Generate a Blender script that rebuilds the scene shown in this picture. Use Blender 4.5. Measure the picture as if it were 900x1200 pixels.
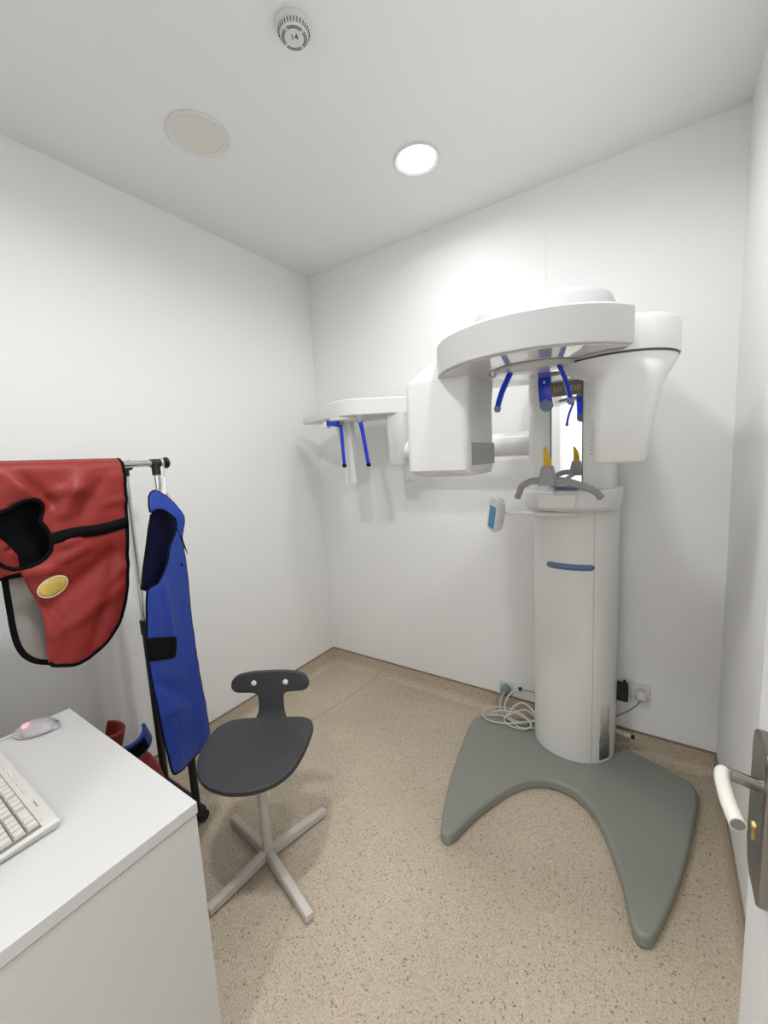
import bpy, bmesh, math, random
from mathutils import Vector, Matrix, noise
from mathutils.geometry import delaunay_2d_cdt
random.seed(7)
for o in list(bpy.data.objects): bpy.data.objects.remove(o)
SC = bpy.context.scene
COL = SC.collection
PI = math.pi

# ------------------------------------------------------------------ camera
YAW, PITCH, ROLL, FPX = 0.5975, -0.1264, -0.0520, 480.30
CAM = Vector((1.9908, -2.1641, 1.47))
_f = Vector((-math.sin(YAW) * math.cos(PITCH), math.cos(YAW) * math.cos(PITCH), math.sin(PITCH)))
_r0 = Vector((math.cos(YAW), math.sin(YAW), 0)); _u0 = _r0.cross(_f)
_r = _r0 * math.cos(ROLL) + _u0 * math.sin(ROLL)
_u = -_r0 * math.sin(ROLL) + _u0 * math.cos(ROLL)
cd = bpy.data.cameras.new('camera'); cam = bpy.data.objects.new('camera', cd); COL.objects.link(cam)
cd.sensor_fit = 'VERTICAL'; cd.sensor_height = 36.0; cd.lens = 36.0 * FPX / 1200.0; cd.clip_start = 0.02
cam.matrix_world = Matrix(((_r.x, _u.x, -_f.x, CAM.x), (_r.y, _u.y, -_f.y, CAM.y), (_r.z, _u.z, -_f.z, CAM.z), (0, 0, 0, 1)))
SC.camera = cam

def ray(px, py):
    return _r * ((px - 450) / FPX) - _u * ((py - 600) / FPX) + _f
def on_plane(px, py, p0, n):          # where the sight line meets a vertical plane of the place
    d = ray(px, py); p0 = Vector(p0); n = Vector(n)
    return CAM + d * ((p0 - CAM).dot(n) / d.dot(n))

# ------------------------------------------------------------------ world, exposure
w = bpy.data.worlds.new('world'); SC.world = w; w.use_nodes = True
w.node_tree.nodes['Background'].inputs[0].default_value = (1, 1, 1, 1)
w.node_tree.nodes['Background'].inputs[1].default_value = 0.3
SC.view_settings.view_transform = 'Standard'; SC.view_settings.look = 'None'
SC.view_settings.gamma = 1.0; SC.view_settings.use_curve_mapping = False
SC.view_settings.exposure = 2.0
LAMP = 3.1           # watts of each lit downlight in the room
HALL_FILL = 68.0          # radiance of the corridor lamps, added unseen to fill the room

# ------------------------------------------------------------------ materials
def mat(name, col, rough=0.5, metal=0.0, spec=0.5, emit=None, estr=0.0, bump=0.0, bscale=60.0, trans=0.0, coat=0.0, var=0.0, vscale=4.0, ior=1.45, alpha=1.0):
    m = bpy.data.materials.new(name); m.use_nodes = True
    nt = m.node_tree; b = nt.nodes['Principled BSDF']
    b.inputs['Base Color'].default_value = (*col, 1); b.inputs['Roughness'].default_value = rough
    b.inputs['Metallic'].default_value = metal; b.inputs['Specular IOR Level'].default_value = spec
    b.inputs['Transmission Weight'].default_value = trans; b.inputs['Coat Weight'].default_value = coat
    b.inputs['IOR'].default_value = ior; b.inputs['Alpha'].default_value = alpha
    if emit: b.inputs['Emission Color'].default_value = (*emit, 1); b.inputs['Emission Strength'].default_value = estr
    if bump or var:
        tc = nt.nodes.new('ShaderNodeTexCoord')
    if bump:
        n = nt.nodes.new('ShaderNodeTexNoise'); n.inputs['Scale'].default_value = bscale; n.inputs['Detail'].default_value = 4
        bp = nt.nodes.new('ShaderNodeBump'); bp.inputs['Strength'].default_value = bump; bp.inputs['Distance'].default_value = 0.01
        nt.links.new(tc.outputs['Object'], n.inputs['Vector']); nt.links.new(n.outputs['Fac'], bp.inputs['Height'])
        nt.links.new(bp.outputs['Normal'], b.inputs['Normal'])
    if var:
        n = nt.nodes.new('ShaderNodeTexNoise'); n.inputs['Scale'].default_value = vscale; n.inputs['Detail'].default_value = 3
        r = nt.nodes.new('ShaderNodeValToRGB')
        r.color_ramp.elements[0].color = (*[c * (1 - var) for c in col], 1); r.color_ramp.elements[1].color = (*[min(1, c * (1 + var)) for c in col], 1)
        nt.links.new(tc.outputs['Object'], n.inputs['Vector']); nt.links.new(n.outputs['Fac'], r.inputs['Fac'])
        nt.links.new(r.outputs['Color'], b.inputs['Base Color'])
    return m

def vinyl_mat():
    m = bpy.data.materials.new('speckled_vinyl'); m.use_nodes = True
    nt = m.node_tree; b = nt.nodes['Principled BSDF']; L = nt.links.new
    geo = nt.nodes.new('ShaderNodeNewGeometry')
    def ramp(stops, inp, mode='LINEAR'):
        r = nt.nodes.new('ShaderNodeValToRGB'); r.color_ramp.interpolation = mode
        e = r.color_ramp.elements
        while len(e) < len(stops): e.new(0.5)
        for i, (p, c) in enumerate(stops): e[i].position = p; e[i].color = (*c, 1)
        L(inp, r.inputs['Fac']); return r.outputs['Color']
    def mix(fac, a, c, mode='MIX'):
        x = nt.nodes.new('ShaderNodeMix'); x.data_type = 'RGBA'; x.blend_type = mode
        if isinstance(fac, float): x.inputs['Factor'].default_value = fac
        else: L(fac, x.inputs['Factor'])
        L(a, x.inputs['A']); L(c, x.inputs['B']); return x.outputs['Result']
    def vor(scale):
        v = nt.nodes.new('ShaderNodeTexVoronoi'); v.inputs['Scale'].default_value = scale; L(geo.outputs['Position'], v.inputs['Vector'])
        s = nt.nodes.new('ShaderNodeSeparateColor'); L(v.outputs['Color'], s.inputs['Color']); return s
    v1 = vor(330.0); v2 = vor(230.0); v3 = vor(190.0)
    base = ramp([(0, (.42, .345, .25)), (.4, (.565, .48, .365)), (.8, (.61, .525, .405)), (1, (.66, .575, .46))], v1.outputs['Red'])
    dark = ramp([(0, (1, 1, 1)), (.032, (1, 1, 1)), (.035, (0, 0, 0))], v2.outputs['Green'], 'CONSTANT')
    lite = ramp([(0, (1, 1, 1)), (.05, (1, 1, 1)), (.06, (0, 0, 0))], v3.outputs['Blue'], 'CONSTANT')
    dc = ramp([(0, (.22, .165, .115)), (1, (.36, .285, .21))], v2.outputs['Red'])
    lc = ramp([(0, (.54, .475, .39)), (1, (.63, .57, .49))], v3.outputs['Red'])
    n = nt.nodes.new('ShaderNodeTexNoise'); n.inputs['Scale'].default_value = 3.0; L(geo.outputs['Position'], n.inputs['Vector'])
    big = ramp([(.3, (.94, .93, .92)), (.7, (1, 1, 1))], n.outputs['Fac'])
    c = mix(dark, base, dc); c = mix(lite, c, lc); c = mix(1.0, c, big, 'MULTIPLY')
    L(c, b.inputs['Base Color']); b.inputs['Roughness'].default_value = 0.42; b.inputs['Specular IOR Level'].default_value = 0.35
    return m

def label_mat(name, ground, ink, rows):
    # flat print: rows of tiny marks on a sticker
    m = bpy.data.materials.new(name); m.use_nodes = True
    nt = m.node_tree; b = nt.nodes['Principled BSDF']; L = nt.links.new
    tc = nt.nodes.new('ShaderNodeTexCoord'); mp = nt.nodes.new('ShaderNodeMapping'); mp.inputs['Scale'].default_value = (260, 260, rows)
    L(tc.outputs['Object'], mp.inputs['Vector'])
    n = nt.nodes.new('ShaderNodeTexNoise'); n.inputs['Scale'].default_value = 1.0; n.inputs['Detail'].default_value = 1
    L(mp.outputs['Vector'], n.inputs['Vector'])
    r = nt.nodes.new('ShaderNodeValToRGB'); r.color_ramp.elements[0].position = .42; r.color_ramp.elements[1].position = .52
    r.color_ramp.elements[0].color = (*ink, 1); r.color_ramp.elements[1].color = (*ground, 1)
    L(n.outputs['Fac'], r.inputs['Fac']); L(r.outputs['Color'], b.inputs['Base Color']); b.inputs['Roughness'].default_value = .5
    return m

M = dict(
    wall=mat('white_wall_paint', (.91, .91, .90), .55, spec=.3, bump=.03, bscale=180),
    ceil=mat('white_ceiling_paint', (.87, .87, .865), .7, spec=.2, bump=.03, bscale=180),
    vinyl=vinyl_mat(),
    cap=mat('brown_cap_strip', (.26, .20, .14), .5),
    seam=mat('vinyl_weld', (.36, .29, .21), .5),
    laminate=mat('white_laminate', (.62, .62, .61), .30, spec=.4, bump=.01, bscale=300),
    plastic=mat('white_machine_plastic', (.80, .80, .785), .32, spec=.5, bump=.015, bscale=350),
    plastic2=mat('off_white_machine_plastic', (.83, .83, .80), .35, spec=.5, bump=.015, bscale=350),
    shell=mat('pale_grey_machine_shell', (.61, .61, .605), .34, spec=.5, bump=.015, bscale=350),
    under=mat('glossy_underside', (.60, .59, .56), .05, spec=.9, coat=.6),
    gapdark=mat('dark_joint', (.10, .095, .09), .6),
    basegrey=mat('grey_base_paint', (.275, .285, .25), .38, spec=.45, bump=.02, bscale=300),
    greyplastic=mat('grey_plastic', (.36, .36, .37), .38, bump=.03, bscale=400),
    greypanel=mat('grey_window', (.36, .37, .36), .25),
    blue=mat('blue_clear_plastic', (.01, .05, .75), .15, trans=.45, ior=1.45, spec=.5),
    bluetip=mat('blue_grey_pad', (.17, .24, .36), .5),
    yellow=mat('yellow_plastic', (.75, .45, .01), .35),
    stripe=mat('blue_grey_stripe', (.13, .22, .36), .4),
    ltblue=mat('pale_blue_ledge', (.22, .33, .62), .4),
    pad=mat('blue_keypad', (.08, .33, .58), .35, var=.25, vscale=60),
    mirror=mat('mirror_glass', (.93, .94, .94), .01, metal=1.0),
    strip=mat('brown_sign_strip', (.20, .165, .12), .3),
    orange=mat('orange_print', (.80, .42, .02), .4),
    letter=mat('pale_print', (.50, .46, .40), .4),
    textgrey=mat('grey_print', (.45, .45, .43), .5),
    textdark=mat('dark_print', (.05, .05, .055), .5),
    seat=mat('dark_grey_plastic', (.052, .052, .054), .5, spec=.35, bump=.06, bscale=500),
    legs=mat('beige_grey_enamel', (.62, .58, .52), .35, bump=.02, bscale=200),
    chrome=mat('chrome', (.80, .80, .80), .12, metal=1.0),
    steel=mat('white_bolt', (.80, .80, .79), .3),
    black=mat('black_plastic', (.012, .012, .013), .4),
    blackcloth=mat('black_webbing', (.005, .005, .006), .85, spec=.12, bump=.1, bscale=800),
    red=mat('red_nylon', (.28, .030, .024), .45, spec=.35, bump=.05, bscale=220),
    bluecloth=mat('blue_nylon', (.015, .052, .33), .5, spec=.35, bump=.05, bscale=220),
    navy=mat('navy_lining', (.003, .005, .032), .8, spec=.15, bump=.05, bscale=220),
    lining=mat('grey_lining', (.30, .27, .25), .7, bump=.05, bscale=220),
    patch=mat('yellow_patch', (.72, .52, .12), .55, var=.35, vscale=45),
    patchedge=mat('cream_patch_edge', (.78, .72, .52), .55),
    keys=mat('cream_keys', (.70, .69, .63), .45, spec=.4),
    kbody=mat('cream_keyboard_body', (.68, .67, .62), .4),
    kwell=mat('dark_key_well', (.20, .20, .18), .6),
    clear=mat('clear_plastic', (.96, .96, .96), .08, trans=.92, ior=1.35),
    pink=mat('pink_led', (.9, .35, .42), .4, emit=(1, .35, .42), estr=.30),
    silver=mat('silver_plastic', (.68, .68, .68), .3),
    cable=mat('pale_cable', (.62, .60, .54), .45),
    cabledark=mat('grey_cable', (.30, .29, .27), .45),
    teal=mat('grey_green_plug', (.20, .30, .29), .45),
    socket=mat('white_socket', (.72, .71, .68), .35),
    metaldark=mat('brushed_dark_steel', (.26, .245, .225), .26, metal=1.0, bump=.05, bscale=90),
    handle=mat('ivory_lever', (.62, .60, .53), .22, spec=.6),
    brass=mat('brass', (.75, .55, .20), .22, metal=1.0),
    door=mat('white_door_paint', (.78, .79, .78), .35, spec=.4),
    off=mat('unlit_diffuser', (.76, .75, .68), .45),
    lampring=mat('white_lamp_ring', (.76, .76, .72), .4),
    lit=mat('lit_diffuser', (1, 1, 1), .5, emit=(.985, .99, 1.0), estr=4.0),
    hall_fill=mat('added_corridor_diffuser', (1, 1, 1), .5, emit=(.985, .99, 1.0), estr=HALL_FILL),
    smoke=mat('white_detector', (.74, .74, .74), .4),
    slot=mat('black_slot', (.015, .015, .02), .7),
    label=label_mat('sticker_white', (.66, .65, .61), (.42, .41, .38), 160),
    labelgrey=label_mat('sticker_grey', (.24, .235, .215), (.10, .10, .09), 130),
)

# ------------------------------------------------------------------ mesh helpers
WO = {}     # world origin of every object
def link(o): COL.objects.link(o); return o
def thing(name, loc, label, cat, group=None, kind=None):
    o = link(bpy.data.objects.new(name, None)); o.empty_display_size = .05; o.location = loc; WO[o.name] = Vector(loc)
    tag(o, label, cat, group, kind); return o
def tag(o, label=None, cat=None, group=None, kind=None):
    if label: o['label'] = label
    if cat: o['category'] = cat
    if group: o['group'] = group
    if kind: o['kind'] = kind
    return o
def obj(name, vf, m, parent=None, bevel=0.0, smooth=40, solid=0.0, segs=3, origin=None, label=None):
    vs, fs = vf
    vs = [Vector(v) for v in vs]
    if origin is None:
        xs = [v.x for v in vs]; ys = [v.y for v in vs]; zs = [v.z for v in vs]
        origin = Vector(((min(xs) + max(xs)) / 2, (min(ys) + max(ys)) / 2, min(zs)))
    me = bpy.data.meshes.new(name); me.from_pydata([v - origin for v in vs], [], fs)
    bm = bmesh.new(); bm.from_mesh(me); bmesh.ops.remove_doubles(bm, verts=bm.verts, dist=1e-6)
    bmesh.ops.recalc_face_normals(bm, faces=bm.faces); bm.to_mesh(me); bm.free()
    mats = m if isinstance(m, (list, tuple)) else [m]
    for k in mats: me.materials.append(M[k] if isinstance(k, str) else k)
    o = link(bpy.data.objects.new(name, me))
    if smooth:
        me.polygons.foreach_set('use_smooth', [True] * len(me.polygons)); me.set_sharp_from_angle(angle=math.radians(smooth))
    if solid:
        s = o.modifiers.new('solid', 'SOLIDIFY'); s.thickness = solid; s.offset = 0
    if bevel:
        b = o.modifiers.new('bevel', 'BEVEL'); b.width = bevel; b.segments = segs; b.limit_method = 'ANGLE'; b.angle_limit = math.radians(35)
        b.harden_normals = False
    if parent is not None:
        o.parent = parent; o.location = origin - WO[parent.name]
    else: o.location = origin
    WO[o.name] = Vector(origin)
    if label: o['label'] = label
    return o
def struct(name, vf, m, **k):
    o = obj(name, vf, m, **k); o['kind'] = 'structure'; return o
def join(*vfs):
    V, F = [], []
    for vs, fs in vfs:
        n = len(V); V += [tuple(v) for v in vs]; F += [tuple(i + n for i in f) for f in fs]
    return V, F
def box(x0, x1, y0, y1, z0, z1):
    v = [(x, y, z) for z in (z0, z1) for y in (y0, y1) for x in (x0, x1)]
    return v, [(0, 2, 3, 1), (4, 5, 7, 6), (0, 1, 5, 4), (2, 6, 7, 3), (0, 4, 6, 2), (1, 3, 7, 5)]
def loft(secs, cap=True):
    n = len(secs[0]); V = [tuple(p) for s in secs for p in s]; F = []
    for i in range(len(secs) - 1):
        for j in range(n):
            k = (j + 1) % n
            F.append((i * n + j, i * n + k, (i + 1) * n + k, (i + 1) * n + j))
    if cap: F.append(tuple(range(n))[::-1]); F.append(tuple((len(secs) - 1) * n + j for j in range(n)))
    return V, F
def prism(poly, z0, z1): return loft([[(x, y, z0) for x, y in poly], [(x, y, z1) for x, y in poly]])
def rrect(cx, cy, w, d, r, n=6):
    P = []
    r = min(r, w / 2 - 1e-4, d / 2 - 1e-4)
    for sx, sy, a0 in ((1, 1, 0), (-1, 1, 90), (-1, -1, 180), (1, -1, 270)):
        for i in range(n + 1):
            a = math.radians(a0 + 90 * i / n)
            P.append((cx + sx * (w / 2 - r) + r * math.cos(a), cy + sy * (d / 2 - r) + r * math.sin(a)))
    return P
def circ(cx, cy, r, n=32, ry=None): return [(cx + r * math.cos(2 * PI * i / n), cy + (ry or r) * math.sin(2 * PI * i / n)) for i in range(n)]
def at(poly, z): return [(x, y, z) for x, y in poly]
def lathe(prof, c=(0, 0, 0), n=32):
    return loft([[(c[0] + r * math.cos(2 * PI * i / n), c[1] + r * math.sin(2 * PI * i / n), c[2] + z) for i in range(n)] for r, z in prof])
def xf(vf, mtx): return [tuple(mtx @ Vector(v)) for v in vf[0]], vf[1]
def axis_mtx(p, d):        # local z along d, placed at p
    return Matrix.Translation(Vector(p)) @ Vector(d).normalized().to_track_quat('Z', 'Y').to_matrix().to_4x4()
def rod(a, b, r, n=12, r2=None):
    a, b = Vector(a), Vector(b)
    return xf(lathe([(r, 0), (r if r2 is None else r2, (b - a).length)], n=n), axis_mtx(a, b - a))
def spline(pts, sub=6, closed=False):
    P = [Vector(p) for p in pts]; n = len(P); out = []
    rng = range(n if closed else n - 1)
    for i in rng:
        g = (lambda k: P[k % n]) if closed else (lambda k: P[max(0, min(n - 1, k))])
        p0, p1, p2, p3 = g(i - 1), g(i), g(i + 1), g(i + 2)
        for j in range(sub):
            t = j / sub
            out.append(.5 * ((2 * p1) + (p2 - p0) * t + (2 * p0 - 5 * p1 + 4 * p2 - p3) * t * t + (3 * p1 - p0 - 3 * p2 + p3) * t ** 3))
    if not closed: out.append(P[-1].copy())
    return out
def tube(pts, r, n=8, closed=False, flat=1.0, up=None):
    P = [Vector(p) for p in pts]; m = len(P); secs = []
    nrm = None
    for i in range(m):
        if closed: t = P[(i + 1) % m] - P[i - 1]
        else: t = P[min(m - 1, i + 1)] - P[max(0, i - 1)]
        t.normalize()
        if nrm is None:
            nrm = Vector(up) if up else (Vector((0, 0, 1)) if abs(t.z) < .9 else Vector((1, 0, 0)))
        if up: nrm = Vector(up)
        nrm = (nrm - t * nrm.dot(t)).normalized(); bn = t.cross(nrm)
        rr = r[i] if isinstance(r, (list, tuple)) else r
        secs.append([P[i] + nrm * (rr * flat * math.cos(2 * PI * k / n)) + bn * (rr * math.sin(2 * PI * k / n)) for k in range(n)])
    if closed:
        V, F = loft(secs + [secs[0]], cap=False); return V, F
    return loft(secs)
def text_vf(body, size, mtx):
    cu = bpy.data.curves.new('lettering', 'FONT'); cu.body = body; cu.size = size; cu.align_x = 'CENTER'; cu.align_y = 'CENTER'; cu.extrude = .0003
    o = link(bpy.data.objects.new('lettering', cu)); dg = bpy.context.evaluated_depsgraph_get(); dg.update()
    me = bpy.data.meshes.new_from_object(o.evaluated_get(dg)); bpy.data.objects.remove(o); bpy.data.curves.remove(cu)
    vf = ([tuple(mtx @ v.co) for v in me.vertices], [tuple(p.vertices) for p in me.polygons]); bpy.data.meshes.remove(me); return vf
def inside(p, poly):
    x, y = p; c = False; j = len(poly) - 1
    for i in range(len(poly)):
        (xi, yi), (xj, yj) = poly[i], poly[j]
        if (yi > y) != (yj > y) and x < (xj - xi) * (y - yi) / (yj - yi) + xi: c = not c
        j = i
    return c
def sheet(outer, holes, step):
    # triangulated flat sheet in 2-D with the exact outline, refined inside
    pts, edges = [], []
    for loop in [outer] + holes:
        n0 = len(pts); pts += [Vector(p) for p in loop]
        edges += [(n0 + i, n0 + (i + 1) % len(loop)) for i in range(len(loop))]
    x0 = min(p[0] for p in outer); x1 = max(p[0] for p in outer); y0 = min(p[1] for p in outer); y1 = max(p[1] for p in outer)
    row = 0; y = y0
    nb = len(pts)
    while y < y1:
        x = x0 + (row % 2) * step / 2
        while x < x1:
            if inside((x, y), outer) and not any(inside((x, y), h) for h in holes):
                if min((Vector((x, y)) - pts[i]).length for i in range(nb)) > step * .45: pts.append(Vector((x, y)))
            x += step
        y += step * .87; row += 1
    vo, eo, fo, *_ = delaunay_2d_cdt(pts, edges, [], 0, 1e-6)
    F = []
    for f in fo:
        c = sum((vo[i] for i in f), Vector((0, 0))) / len(f)
        if inside(c, outer) and not any(inside(c, h) for h in holes): F.append(tuple(f))
    return [(v.x, v.y) for v in vo], F

# ================================================================== THE ROOM
W, H, YN = 2.228, 2.694, -2.42           # width, height, near wall
T = .08
struct('floor', box(-T, W + T, -4.0, T, -.06, 0), 'vinyl')
struct('ceiling', box(-T, W + T, -4.0, T, H, H + .06), 'ceil')
struct('wall_left', box(-T, 0, -4.0, T, 0, H), 'wall')
struct('wall_back', box(0, W, 0, T, 0, H), 'wall')
struct('wall_right', box(W, W + T, -4.0, T, 0, H), 'wall')
DX0, DX1, DH = 1.22, 2.10, 2.06
struct('wall_front', join(box(0, DX0, YN - .1, YN, 0, H), box(DX1 + .05, W, YN - .1, YN, 0, H), box(DX0, DX1 + .05, YN - .1, YN, DH, H)), 'wall')
struct('wall_corridor', box(0, W, -4.0, -3.94, 0, H), 'wall')
struct('trim_1', join(box(DX0 - .06, DX0 + .01, YN - .11, YN + .012, 0, DH + .06), box(DX0 + .01, DX1 + .05, YN - .11, YN + .012, DH, DH + .06)), 'door')

def cove(a, b, inward):
    # coved vinyl skirting swept from a to b, profile in (distance from wall, height)
    prof = [(0, .103), (.004, .103), (.004, .042), (.006, .030), (.012, .017), (.022, .008), (.036, .003), (.040, .0), (0, .0)]
    A, B, N = Vector(a), Vector(b), Vector(inward)
    return loft([[p + N * u + Vector((0, 0, z)) for u, z in prof] for p in (A, B)])
def capline(a, b, inward):
    A, B, N = Vector(a), Vector(b), Vector(inward)
    prof = [(0, .102), (.0065, .102), (.0065, .1085), (.003, .110), (0, .110)]
    return loft([[p + N * u + Vector((0, 0, z)) for u, z in prof] for p in (A, B)])
for nm, a, b, inn in (('left', (0, YN, 0), (0, 0, 0), (1, 0, 0)), ('back', (0, 0, 0), (W, 0, 0), (0, -1, 0)), ('right', (W, 0, 0), (W, YN, 0), (-1, 0, 0))):
    s = struct('baseboard_' + nm, cove(a, b, inn), 'vinyl')
    obj('cap_strip', capline(a, b, inn), 'cap', s, label='thin brown capping strip along the top edge')
    if nm == 'back':
        obj('corner_joint', box(.0, .0035, -.0075, -.004, .02, .104), 'gapdark', s)
        obj('corner_joint', box(W - .005, W - .001, -.0075, -.004, .02, .104), 'gapdark', s)
        obj('seam', tube([(.414, -.0045, .1), (.413, -.0048, .045), (.412, -.013, .0185), (.412, -.040, .001)], .0011, 6), 'seam', s)
obj('seam', tube([(.412, -.040, .0003), (.416, -.084, .0003), (.386, -.425, .0003), (.355, -.64, .0003)], .0013, 6), 'seam', bpy.data.objects['floor'])
struct('trim_2', box(1.508, 1.514, -.0022, 0, 1.6, 2.53), 'wall', bevel=.0008)

# door leaf, open into the room
DF = 2.098                                # face of the leaf
d1 = thing('door_1', (DF + .02, -2.37, 0.0), 'open white door leaf with a dark metal handle plate', None, kind='structure')
obj('door_leaf', box(DF, DF + .04, -2.37, -1.535, .008, 2.04), 'door', d1, bevel=.0015)
PF = 2.087
pl = obj('handle_plate', loft([[(x, y, z) for y, z in [(-1.574, 1.005), (-1.584, .985), (-1.600, .977), (-1.641, .977), (-1.646, .982), (-1.646, 1.146), (-1.641, 1.151), (-1.590, 1.151), (-1.579, 1.146), (-1.574, 1.130)]] for x in (DF, PF)]), 'metaldark', d1, bevel=.003)
lev = obj('lever_handle', tube(spline([(2.068, -1.603, 1.096), (2.060, -1.605, 1.098), (2.057, -1.614, 1.099), (2.057, -1.635, 1.099), (2.059, -1.658, 1.098), (2.063, -1.680, 1.096)], 5), [.0060] * 6 + [.0075] * 20, 12, flat=1.0), 'handle', d1, label='ivory lever with a dark cut end')
obj('end_cap', rod((2.063, -1.680, 1.096), (2.0631, -1.6808, 1.0959), .0062, 12), 'metaldark', lev)
obj('handle_neck', rod((PF + .002, -1.603, 1.092), (2.058, -1.604, 1.098), .0068, 16), 'metaldark', d1)
obj('keyhole', join(xf(lathe([(.0045, 0), (.0045, .002), (.0025, .0025)], n=14), axis_mtx((PF, -1.606, 1.045), (-1, 0, 0))), box(PF - .0015, PF, -1.6085, -1.6035, 1.028, 1.045)), 'brass', d1)
obj('latch_plate', box(DF + .010, DF + .030, -1.5352, -1.534, .96, 1.14), 'metaldark', d1)
for hz in (.3, 1.05, 1.8): obj('hinge', rod((DF + .004, -2.375, hz), (DF + .004, -2.375, hz + .09), .007, 10), 'metaldark', d1)

# ------------------------------------------------------------------ ceiling fittings
def downlight(x, y, r, litm, ringm, label, cat='ceiling light', zc=H, power=0.0):
    t = thing('recessed_downlight', (x, y, zc), label, cat, 'recessed ceiling downlights')
    prof = [(r * .80, -.001), (r * .82, -.005), (r * .95, -.009), (r, -.006), (r, 0), (r * .80, 0)]
    n = 40; V, F = loft([[(x + q * math.cos(2 * PI * i / n), y + q * math.sin(2 * PI * i / n), zc + z) for i in range(n)] for q, z in prof], cap=False)
    m = len(prof)
    F += [((m - 1) * n + i, (m - 1) * n + (i + 1) % n, (i + 1) % n, i) for i in range(n)]
    obj('trim_ring', (V, F), ringm, t)
    obj('diffuser', lathe([(r * .81, -.0035), (r * .81, -.001)], (x, y, zc), 40), litm, t)
    if power:
        ld = bpy.data.lights.new('downlight_beam', 'AREA'); ld.shape = 'DISK'; ld.size = r * 1.6; ld.energy = power; ld.spread = math.radians(164); ld.color = (.985, .99, 1.0)
        lo = link(bpy.data.objects.new('downlight_beam', ld)); lo.parent = t; lo.location = (0, 0, -.0045)
    return t
downlight(1.118, -.508, .094, 'lit', 'lampring', 'round recessed downlight that is switched on, glowing white', power=LAMP * .27)
downlight(1.118, -1.735, .094, 'lit', 'lampring', 'round recessed downlight added out of view above the desk end, switched on', power=LAMP * .82)  # added lamp out of view, lifts the lower back wall and the desk
downlight(1.69, -1.121, .094, 'lit', 'lampring', 'round recessed downlight added out of view near the right wall, switched on', power=LAMP * .62)  # added lamp out of view, brightens the right side of the room
downlight(.541, -1.121, .108, 'off', 'lampring', 'round recessed downlight that is off, with a cream diffuser')
downlight(.75, -3.2, .10, 'hall_fill', 'lampring', 'round lit downlight added unseen in the corridor as fill, over its left half')  # added corridor lamp, fills the room through the doorway, never in view
downlight(1.70, -3.2, .10, 'hall_fill', 'lampring', 'round lit downlight added unseen in the corridor as fill, over its right half')  # second added fill lamp in the corridor, also unseen

sx, sy = 1.098, -1.178
sm = thing('smoke_detector', (sx, sy, H), 'round white smoke detector with black slots on the ceiling', 'smoke detector')
obj('mounting_base', lathe([(.050, 0), (.051, -.004), (.051, -.010), (.047, -.013)], (sx, sy, H)), 'smoke', sm)
obj('body', lathe([(.044, -.012), (.043, -.017), (.041, -.023), (.039, -.029), (.0375, -.0320), (.0005, -.0322)], (sx, sy, H)), 'smoke', sm)
slot_me = None
for i in range(30):
    a = 2 * PI * i / 30 + .05
    d = Vector((math.cos(a), math.sin(a), 0)); tn = Vector((-d.y, d.x, 0))
    p0 = Vector((sx, sy, H - .0195)) + d * .0425; p1 = Vector((sx, sy, H - .031)) + d * .0385
    if slot_me is None:
        o = obj('vent_slot', tube([Vector((.0438, 0, .0050)), Vector((.0398, 0, -.0046))], .0013, 6), 'slot', sm, origin=Vector((0, 0, 0))); slot_me = o.data
    else:
        o = link(bpy.data.objects.new('vent_slot', slot_me)); o.parent = sm
    o.location = (0, 0, -.0222); o.rotation_euler = (0, 0, a)
def arcband(r0, r1, a0, a1, z, n=14):
    V = []; F = []
    for i in range(n + 1):
        a = a0 + (a1 - a0) * i / n
        for r in (r0, r1): V.append((sx + r * math.cos(a), sy + r * math.sin(a), z))
    for i in range(n): F.append((2 * i, 2 * i + 1, 2 * i + 3, 2 * i + 2))
    return V, F
for r0, r1 in ((.0275, .0300), (.0325, .0350)):
    for k in range(4): obj('ring_slot', arcband(r0, r1, k * PI / 2 + .1, (k + 1) * PI / 2 - .1, H - .0326), 'slot', sm)
# number on the face of the detector, read by someone looking up from the door
up2 = Vector((.56, -.83, 0)); rt2 = Vector((.83, .56, 0))
obj('number', text_vf('14', .022, Matrix(((rt2.x, up2.x, 0, sx + .002), (rt2.y, up2.y, 0, sy - .002), (0, 0, -1, H - .0326), (0, 0, 0, 1)))), 'textdark', sm)

# ================================================================== DENTAL X-RAY MACHINE
AX = 1.665
mc = thing('dental_xray_machine', (AX, -.35, 0), 'white dental panoramic x-ray machine on a grey arched base', 'x-ray machine')
half = [(0, -.052), (.20, -.060), (.42, -.140), (.478, -.185), (.486, -.25), (.472, -.36), (.444, -.53), (.405, -.71), (.352, -.885), (.330, -.918), (.300, -.915), (.283, -.87), (.255, -.765), (.200, -.625), (.140, -.520), (.07, -.462), (0, -.445)]
bp = [(AX + x, y) for x, y in half] + [(AX - x, y) for x, y in half[-2:0:-1]]
bpts = [(p.x, p.y) for p in spline([(x, y, 0) for x, y in bp], 4, True)]
obj('base_plate', prism(bpts, .0, .048), 'basegrey', mc, bevel=.012, segs=4)
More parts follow.
